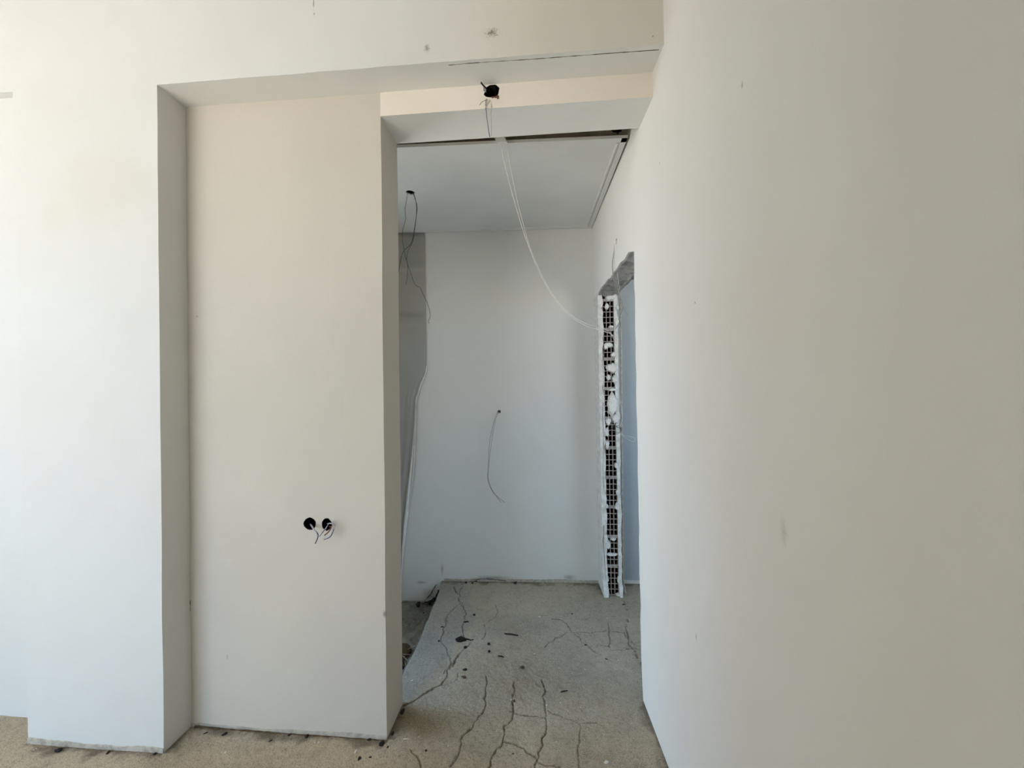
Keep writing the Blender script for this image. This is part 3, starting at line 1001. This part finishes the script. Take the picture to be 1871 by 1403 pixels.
# white block wedged in the ceiling gap and the long white cable
gb = at_y(914, 251, 1.735)
bm = bmesh.new()
prism(bm, [at_y(x, y, 1.722) - gb for x, y in ((901, 246), (917, 245), (926, 259), (907, 260))], (0, .06, .03))
t = thing('plaster_wedge', 'white plaster wedge stuck in the ceiling gap above white cable', 'plaster', gb)
link('wedge', bm_mesh(bm), M['hem'], t)
gapb = at_y(1127, 240, 1.74)
bm = bmesh.new()
rn = random.Random(77)
prism(bm, [at_y(x, y, 1.72) - gapb for x, y in ((1112, 235), (1136, 234), (1136, 240), (1131, 242), (1129, 246), (1126, 242), (1121, 242))], (0, .05, .05))  # black solid standing in for the dark hole in the gap
t = thing('ceiling_darkness', 'black ragged clump in the ceiling gap near right wall', 'darkness', gapb)
link('darkness', bm_mesh(bm), M['box'], t)
cb = at_y(914, 246, 1.72)
wires('hanging_cable', 'long white cable drooping from the ceiling gap to the brick jamb', 'cable', [
    ('white_cable', .0021, wp((1.70, 2.60), (911, 240), (915, 262), (922, 298), (931, 335), (942, 375), (953, 412), (966, 450), (982, 490), (1001, 527), (1022, 557), (1045, 580), (1070, 595), (1095, 603), (1116, 610), (1128, 622))),
    ('white_cable', .0016, wp((1.69, 2.61), (920, 240), (925, 262), (931, 296), (938, 333), (947, 374), (957, 412), (968, 451), (985, 492), (1003, 527), (1023, 555), (1046, 577), (1070, 591), (1095, 599), (1112, 605), (1126, 628)))], cb)

# black wires from the ceiling hole
cup = thing('ceiling_box', 'black round box hole in the suspended ceiling board', 'junction box', Vector((ch.x, ch.y, cz)))
bm = bmesh.new()
n = 16
lo = [bm.verts.new((math.cos(2 * math.pi * k / n) * .0275, math.sin(2 * math.pi * k / n) * .0275, .006)) for k in range(n)]
hi = [bm.verts.new((math.cos(2 * math.pi * k / n) * .0275, math.sin(2 * math.pi * k / n) * .0275, .05)) for k in range(n)]
for k in range(n):
    bm.faces.new([lo[k], lo[(k + 1) % n], hi[(k + 1) % n], hi[k]])
bm.faces.new(hi)
bmesh.ops.solidify(bm, geom=bm.faces[:], thickness=.002)
link('cup', bm_mesh(bm), M['box'], cup)
cy_ = ch.y
wires('ceiling_wires', 'black wires dangling from the hole in the suspended ceiling', 'wire', [
    ('black_wire', .0013, wp((cy_, cy_), (745, 350), (743, 365), (740, 383), (741, 400), (736, 420), (735, 438), (738, 455), (741, 470), (745, 485), (744, 505), (742, 520))),
    ('black_wire', .0016, wp((cy_, cy_), (754, 350), (758, 362), (762, 378), (760, 400), (757, 420), (753, 440), (747, 450), (739, 457), (734, 467), (730, 485), (728, 499), (725, 505))),
    ('black_wire', .0013, wp((cy_, cy_), (755, 351), (759, 364), (761, 380), (760, 402), (757, 424), (754, 442), (746, 458), (743, 475), (746, 486), (751, 500), (756, 515), (762, 523), (768, 526), (774, 540), (781, 554), (785, 568), (786, 578), (783, 586), (784, 591)))],
    Vector((ch.x, ch.y, cz)))

# wire from the back wall
yb = wh2.y
wires('back_wall_wire', 'thin grey wire pair hanging from a small hole in back wall', 'wire', [
    ('grey_wire', .0018, [at_bw(912, 753) + Vector((0, .02, 0))] + wp((yb - .015, yb - .05), (909, 755), (904, 765), (899, 785), (895, 805), (893, 830), (892, 855), (891, 872), (894, 885), (900, 898), (908, 908), (916, 918))),
    ('grey_wire', .0016, [at_bw(912, 753) + Vector((0, .02, 0))] + wp((yb - .015, yb - .055), (910, 756), (905, 768), (901, 790), (897, 815), (894, 840), (892, 862), (892, 874), (896, 888), (903, 901), (912, 910), (923, 918)))], wh2)

# wires by the doorway
yw = wh.y


def door_wire(*p):
    return [at_y(x, y, yy) for x, y, yy in p]


wires('doorway_wire', 'grey wires hanging from the hole over the doorway corner', 'wire', [
    ('grey_wire', .0023, [wh + Vector((.02, 0, 0))] + door_wire((1124, 443, 2.13), (1122, 460, 2.14), (1119, 480, 2.14), (1120, 500, 2.15), (1124, 520, 2.17), (1127, 532, 2.2), (1133, 545, 2.25), (1138, 560, 2.3), (1133, 577, 2.4), (1131, 590, 2.5), (1124, 602, 2.58))),
    ('grey_wire', .0020, [wh + Vector((.02, 0, 0))] + door_wire((1125, 443, 2.13), (1123, 465, 2.14), (1124, 490, 2.15), (1126, 515, 2.16), (1131, 535, 2.2), (1136, 552, 2.25), (1140, 565, 2.28), (1148, 576, 2.3))),
    ('white_cable', .0010, [wh + Vector((.02, 0, 0))] + door_wire((1127, 445, 2.13), (1127, 470, 2.14), (1128, 500, 2.15), (1132, 530, 2.2)))], wh)
cc = at_y(1126, 785, 2.59)
loop = []
for k in range(26):
    a = k * .62
    loop.append(cc + Vector((math.cos(a) * (.030 + .008 * math.sin(k * 1.7)), -.006 * math.sin(k * .9) - .004, math.sin(a) * (.022 + .008 * math.cos(k * 2.1)))))
wires('coiled_wire', 'small tangled coil of grey wire on the brick jamb', 'wire', [
    ('black_wire', .0013, loop),
    ('white_cable', .0012, door_wire((1128, 783, 2.58), (1138, 794, 2.56), (1150, 797, 2.55), (1159, 800, 2.55), (1160, 806, 2.55), (1152, 805, 2.55), (1140, 798, 2.56), (1130, 790, 2.58))),
    ('white_cable', .0014, door_wire((1129, 625, 2.6), (1130, 680, 2.6), (1131, 720, 2.6), (1136, 745, 2.6), (1137, 765, 2.6), (1133, 778, 2.59), (1127, 786, 2.585)))], cc)
cd = Vector((RW(2.66, 0) + TH + .012, 2.655, 0))
t = thing('floor_conduit', 'thin beige conduit running down behind the brick jamb', 'conduit', cd)
link('pipe', tube([Vector(p) for p in ((0, 0, 2.0), (.001, 0, 1.4), (0, 0, .7), (0, 0, .14), (.004, -.002, .06), (.014, -.006, .0))], lambda s: .0065 + .004 * max(0, s - .85) / .15, 9, 8), M['base'], t, smooth=True)

# ---------------------------------------------------------------- debris on the floor
def lump_mesh(seed, n=10, m=6):
    rn = random.Random(seed)
    bm = bmesh.new()
    bmesh.ops.create_icosphere(bm, subdivisions=2, radius=1)
    ph = [rn.uniform(0, 6.28) for _ in range(6)]
    for v in bm.verts:
        p = v.co
        k = 1 + .22 * math.sin(3 * p.x + ph[0]) + .2 * math.sin(4 * p.y + ph[1]) + .15 * math.sin(6 * p.z + ph[2] + 2 * p.x) + rn.uniform(-.1, .1)
        v.co = p * k
    return bm_mesh(bm)


LUMPS = [lump_mesh(200 + i) for i in range(5)]
for me in LUMPS:
    me.shade_smooth()


def debris(name, kind, px, py, wpx, hpx, label, cat, mat, ang=0.0, zoff=0.0, group=None):
    p = at_z(px, py, zoff)
    sc = p.length * 1.0 / F
    dist = (p - Vector((0, 0, H))).length
    sc = (p.x * -_sy + p.y * _cy) / F          # metres per pixel at that depth
    fore = 1.4 / dist
    rn = random.Random(int(px * 7 + py))
    L, Wd = wpx * sc * .72, max(hpx * sc * .5 / max(fore, .4), .002)
    if kind == 'lump':
        me = rn.choice(LUMPS).copy()
        o = link(name, me, mat, label=label, cat=cat, group=group)
        hz = min(L, Wd) * .32
        o.scale = (L / 2.2, Wd / 2.2, hz)
        o.location = (p.x, p.y, zoff + hz * .55)
        o.rotation_euler = (0, 0, ang)
    elif kind == 'stick':
        bm = bmesh.new()
        n = 6
        pts = [Vector((L * (t - .5), Wd * .25 * math.sin(t * 3), .002 + .0015 * rn.random())) for t in np.linspace(0, 1, n)]
        add_tube(bm, pts, lambda s: max(.0012, Wd * .32 * (1 - .5 * abs(s - .4))), 6, 3)
        o = link(name, bm_mesh(bm), mat, label=label, cat=cat, group=group, smooth=True)
        o.location = (p.x, p.y, zoff + max(.0012, Wd * .25))
        o.rotation_euler = (0, 0, ang)
    else:      # flat chip or flake with a broken outline
        n = 8
        bm = bmesh.new()
        th = max(.0025, min(L, Wd) * .18)
        ring = [Vector((math.cos(2 * math.pi * k / n) * L / 2 * rn.uniform(.75, 1.1), math.sin(2 * math.pi * k / n) * Wd / 2 * rn.uniform(.75, 1.1), 0)) for k in range(n)]
        a = [bm.verts.new(q) for q in ring]
        b = [bm.verts.new(q * .86 + Vector((0, 0, th * rn.uniform(.7, 1.3)))) for q in ring]
        for i in range(n):
            bm.faces.new([a[i], a[(i + 1) % n], b[(i + 1) % n], b[i]])
        top = bm.verts.new((0, 0, th * 1.1))
        for i in range(n):
            bm.faces.new([b[i], b[(i + 1) % n], top])
        bm.faces.new(a[::-1])
        o = link(name, bm_mesh(bm), mat, label=label, cat=cat, group=group)
        o.location = (p.x, p.y, zoff + .0005)
        o.rotation_euler = (0, 0, ang)
    return o


DK, BR, CH, SK = M['lump'], M['brown_lump'], M['chip'], M['stick']
DEB = [
    ('dirt_lump', 'lump', 106, 1372, 18, 9, 'largest dark dirt lump at the foot of the white column', DK, .2),
    ('dirt_lump', 'lump', 197, 1376, 8, 6, 'small dark dirt lump below the middle of white column', DK, .4),
    ('dirt_lump', 'lump', 283, 1378, 8, 6, 'small dark dirt lump near right corner of white column', DK, .1),
    ('dirt_lump', 'lump', 376, 1340, 10, 4, 'dark sliver of dirt nearest the left corner of recessed wall', DK, .7),
    ('dirt_lump', 'lump', 410, 1342, 16, 5, 'elongated dark dirt crumb below left part of recessed wall', DK, .7),
    ('dirt_lump', 'lump', 494, 1354, 10, 4, 'thin dark crumb on sand below middle of recessed wall', DK, .7),
    ('dirt_lump', 'lump', 528, 1344, 9, 6, 'dark crumb against recessed wall foot left of the sockets', DK, .0),
    ('dirt_lump', 'lump', 560, 1346, 10, 7, 'dark crumb against recessed wall foot below the sockets', DK, .3),
    ('dirt_lump', 'lump', 674, 1352, 11, 7, 'dark crumb at recessed wall foot close to passage corner', DK, .1),
    ('dirt_lump', 'lump', 697, 1360, 17, 10, 'black dirt heap at the front corner of recessed wall', DK, .0),
    ('dirt_lump', 'lump', 708, 1366, 7, 5, 'tiny dark pellet right of the corner dirt heap', DK, .0),
    ('dirt_lump', 'lump', 657, 1387, 9, 9, 'round black pellet beside the white flake in front', DK, .0),
    ('dirt_lump', 'lump', 676, 1384, 8, 5, 'small oval dark pellet right of the round black one', DK, .2),
    ('dirt_lump', 'lump', 717, 1341, 8, 14, 'dark dirt clod against the passage side of recessed wall', DK, .0),
    ('dirt_lump', 'lump', 735, 1302, 12, 12, 'dark dirt clod at the rear corner of recessed wall', DK, .0),
    ('dirt_lump', 'lump', 778, 1372, 6, 7, 'square black crumb alone on sand right of passage corner', DK, .0),
    ('dirt_lump', 'lump', 893, 1177, 7, 8, 'upper of two dark crumbs right of black feather scrap', DK, .2),
    ('dirt_lump', 'lump', 894, 1191, 7, 6, 'lower of two dark crumbs right of black feather scrap', DK, .2),
    ('dirt_lump', 'lump', 849, 1224, 12, 6, 'ragged dark crumb below the black feather scrap', DK, .2),
    ('dirt_lump', 'lump', 847, 1238, 16, 7, 'smeared dark brown clod in the middle of passage floor', BR, -.3),
    ('dirt_lump', 'lump', 954, 1220, 12, 8, 'brown clod in the centre of passage floor', BR, -.2),
    ('dirt_lump', 'lump', 937, 1378, 8, 5, 'small brown crumb near bottom edge of passage floor', BR, .2),
    ('dirt_lump', 'lump', 939, 1281, 7, 5, 'reddish brown crumb beside white grit in the passage', BR, .2),
    ('dirt_lump', 'lump', 850, 1183, 8, 6, 'dark crumb just below the black feather scrap', DK, .4),
    ('dirt_lump', 'lump', 866, 1124, 7, 5, 'dark crumb on the passage floor near the slab crack', DK, .0),
    ('dirt_lump', 'lump', 851, 1065, 7, 5, 'dark crumb at back wall foot left of centre', DK, .0),
    ('dirt_lump', 'lump', 863, 1066, 6, 4, 'tiny dark crumb at back wall foot', DK, .0),
    ('dirt_lump', 'lump', 941, 1066, 10, 5, 'black crumb against the middle of back wall foot', DK, .0),
    ('dirt_lump', 'lump', 802, 1172, 6, 4, 'dark pellet on the grey slab strip left of the feather scrap', DK, .0),
    ('dirt_lump', 'lump', 1045, 1122, 6, 3, 'dark crumb on the passage floor short of the brick jamb', DK, .0),
    ('dirt_lump', 'lump', 1139, 1105, 7, 3, 'dark crumb in front of the brick jamb', DK, .0),
    ('dirt_lump', 'lump', 1070, 1179, 6, 4, 'dark crumb on a crack right of passage centre', DK, .0),
    ('stick', 'stick', 934, 1161, 36, 4, 'longest thin black stick lying across passage floor', SK, -.15),
    ('stick', 'stick', 915, 1201, 16, 4, 'short black stick below the longest thin one', SK, -.2),
    ('stick', 'stick', 1031, 1265, 19, 4, 'straight black stick on the grey floor near right wall', SK, .3),
    ('stick', 'stick', 852, 1138, 12, 4, 'short dark twig on the crack of the slab', SK, .2),
    ('stick', 'stick', 808, 1147, 8, 3, 'tiny dark twig on the grey slab strip', SK, .1),
    ('stick', 'stick', 1108, 1206, 7, 3, 'tiny black twig near the pale smear by right wall', SK, -.5),
    ('plaster_chip', 'chip', 1108, 1393, 13, 10, 'pale six sided chip near right wall at bottom edge', CH, .1),
    ('plaster_chip', 'chip', 742, 1351, 20, 5, 'long white flake on sand right of the passage corner', CH, .1),
    ('plaster_chip', 'chip', 650, 1374, 6, 12, 'upright white flake on sand below recessed wall', CH, .1),
    ('plaster_chip', 'chip', 412, 1375, 6, 6, 'round white pebble on sand below left of recessed wall', CH, .0),
    ('plaster_chip', 'chip', 753, 1244, 6, 5, 'bright white chip on the grey slab strip', CH, .3),
    ('plaster_chip', 'chip', 806, 1239, 5, 4, 'small white chip at the crack edge of grey slab', CH, .0),
    ('plaster_chip', 'chip', 582, 1357, 4, 5, 'right of two tiny white chips below the sockets', CH, .0),
    ('plaster_chip', 'chip', 575, 1357, 4, 3, 'left of two tiny white chips below the sockets', CH, .0),
    ('plaster_chip', 'chip', 819, 1363, 4, 6, 'tiny white chip on the sandy passage entrance', CH, .0),
    ('plaster_chip', 'chip', 986, 1127, 6, 3, 'white chip in the middle of the far passage floor', CH, .0),
    ('plaster_chip', 'chip', 934, 1279, 4, 4, 'white grit beside the reddish brown crumb', CH, .0),
    ('plaster_chip', 'chip', 999, 1289, 4, 4, 'white grit lying in the long crack', CH, .0),
]
for nm, kind, px, py, wd, hg, lab, mat, ang in DEB:
    debris(nm, kind, px, py, wd, hg, lab, {'dirt_lump': 'dirt', 'stick': 'stick', 'plaster_chip': 'chip'}[nm], mat, ang)

# black feather scrap: a flat ragged body with a thin quill
fp = at_z(845, 1169)
t = thing('feather_scrap', 'black feather-like scrap lying on the cracked slab', 'scrap', fp)
sc = 2.05 / F
bm = bmesh.new()
rn = random.Random(3)
n = 22
ring = []
for k in range(n):
    a = 2 * math.pi * k / n
    ring.append(Vector((math.cos(a) * 11 * sc * (1 + rn.uniform(-.12, .12)) - 3 * sc, math.sin(a) * 7.5 * sc * (1 + rn.uniform(-.25, .25)), .001)))
a = [bm.verts.new(p) for p in ring]
b = [bm.verts.new(p * .6 + Vector((0, 0, .006 + rn.uniform(0, .004)))) for p in ring]
for i in range(n):
    bm.faces.new([a[i], a[(i + 1) % n], b[(i + 1) % n], b[i]])
bm.faces.new(b)
bm.faces.new(a[::-1])
link('vane', bm_mesh(bm), M['stick'], t)
link('quill', tube([Vector(p) for p in ((0, 0, .004), (10 * sc, .002, .004), (16 * sc, -.002, .003), (21 * sc, .003, .003))], lambda s: .0045 - .0028 * s, 6, 5), M['stick'], t, smooth=True)
link('barb', tube([Vector(p) for p in ((-9 * sc, .010, .003), (-6 * sc, .024, .004), (-3 * sc, .028, .003))], .0016, 6, 4), M['stick'], t, smooth=True)


# dry grass and dirt in the lower ground beside the slab
gp = at_z(744, 1195, -.14)
for i in range(9):
    rn = random.Random(300 + i)
    p = at_z(735 + (i % 3) * 5, 1172 + i * 7, -.115)
    q = [Vector((0, 0, 0)), Vector((rn.uniform(-.05, .05), rn.uniform(-.05, .05), .02)), Vector((rn.uniform(-.12, .12), rn.uniform(-.1, .1), rn.uniform(.01, .05)))]
    o = link('straw', tube(q, .0012, 5, 6), M['straw'], label='thin dry straw in the dark dip beside the slab', cat='straw', group='straws in the dip beside the slab')
    o.location = p
hp = [(748, 1172, 14), (742, 1196, 17), (737, 1222, 13), (764, 1106, 14), (784, 1102, 11), (775, 1122, 8)]
hl = ['upper dark earth clod in the dip beside the slab', 'middle dark earth clod in the dip beside the slab', 'lowest dark earth clod in the dip beside the slab',
      'black clod below the back wall in the dip', 'black clod wedged between slab rim and back wall', 'dark crumb in the dip just off the slab rim']
for (px, py, s_), lab in zip(hp, hl):
    debris('earth_clod', 'lump', px, py, s_, s_ * .6, lab, 'dirt', M['lump'], .3, -.15)

md = debris('earth_mound', 'lump', 738, 1200, 40, 60, 'low dark earth mound in the dip beside the slab', 'dirt', M['brown_lump'], .2, -.15)
md.scale.z = .022

# fine grit nobody could count
def grit():
    rn = random.Random(1)
    bm = bmesh.new()
    k = 0
    while k < 1150:
        x, y = rn.uniform(-2.5, .42), rn.uniform(1.1, 2.74)
        if (x < -1.46 and y > 1.35) or (x < XP + .01 and y > 1.47) or x > RW(y, 0) - .01 or (x < -.6 and y > 1.66):
            continue
        if abs(x + .25) > .45 and rn.random() < .5:
            continue
        white = k % 3 == 0
        r = (rn.uniform(.0010, .0019) if white else rn.uniform(.0011, .0024)) * (1 if rn.random() < .85 else 1.7)
        c = Vector((x, y, r * .35))
        vs_ = [bm.verts.new(c + Vector((rn.uniform(.6, 1) * r * a, rn.uniform(.6, 1) * r * b, rn.uniform(.4, .7) * r * d))) for a, b, d in ((1, 0, 0), (-.6, .8, 0), (-.6, -.8, 0), (0, 0, 1.2), (0, 0, -.8))]
        for f in ((0, 1, 3), (1, 2, 3), (2, 0, 3), (1, 0, 4), (2, 1, 4), (0, 2, 4)):
            bm.faces.new([vs_[i] for i in f]).material_index = 0 if white else 1
        k += 1
    o = link('floor_grit', bm_mesh(bm), M['chip'], kind='stuff', label='fine white and dark grit scattered over the floor', cat='grit')
    o.data.materials.append(M['lump'])


grit()

# dirty seams where the plaster has broken away
def seam(parent, pts, r, mat, n=4):
    rn = random.Random(len(pts) * 7)
    f = [rn.uniform(.35, 1.25) for _ in range(40)]
    link('dirt_seam', tube(pts, lambda t: r * f[int(t * 39)], 6, n), M[mat], parent)


bwp = lambda *p: [at_bw(x, y) + Vector((0, -.004, 0)) for x, y in p]
seam(wall_back, bwp((804, 1080), (812, 1067), (822, 1063), (835, 1062), (846, 1065), (858, 1063), (872, 1061)), .006, 'lump')
seam(wall_back, bwp((872, 1063), (900, 1066), (930, 1065), (952, 1067), (985, 1066), (1030, 1067), (1060, 1066), (1086, 1067)), .0028, 'lump')
seam(wall_back, bwp((860, 1060), (880, 1057), (905, 1058), (925, 1061)), .0022, 'lump')
seam(wall_back, bwp((736, 1110), (748, 1106), (764, 1104), (778, 1100), (790, 1097), (798, 1088), (802, 1078)), .010, 'lump')
seam(wall_back, bwp((776, 1097), (786, 1086), (792, 1076), (797, 1068)), .0028, 'lump')
seam(wall_recess, [at_y(x, y, Y2 - .0005) for x, y in ((341, 1050), (344, 1075), (347, 1100), (346, 1130), (344, 1160), (347, 1185), (345, 1210), (347, 1235))], .0022, 'brown_lump')
seam(wall_recess, [at_y(x, y, Y2 - .007) for x, y in ((356, 1327), (400, 1331), (450, 1335), (500, 1339), (550, 1343), (600, 1346), (650, 1350), (700, 1353))], .0028, 'brown_lump', 8)
seam(wall_right, [at_y(x, y, YF - .006) for x, y in ((1104, 600), (1103, 640), (1101, 660), (1103, 690), (1100, 720))], .0014, 'brown_lump')
seam(wall_right, [at_y(x, y, YF - .006) for x, y in ((1102, 735), (1101, 760), (1103, 800), (1102, 860), (1104, 900))], .0014, 'brown_lump')
seam(wall_right, [at_y(x, y, YF - .006) for x, y in ((1103, 960), (1102, 990), (1104, 1010), (1106, 1050), (1109, 1075))], .0016, 'brown_lump')
seam(wall_front, [at_y(x, y, Y1 - .0004) for x, y in ((820, 119), (880, 114), (960, 109), (1040, 103), (1120, 97), (1204, 91))], .0011, 'brown_lump', 8)
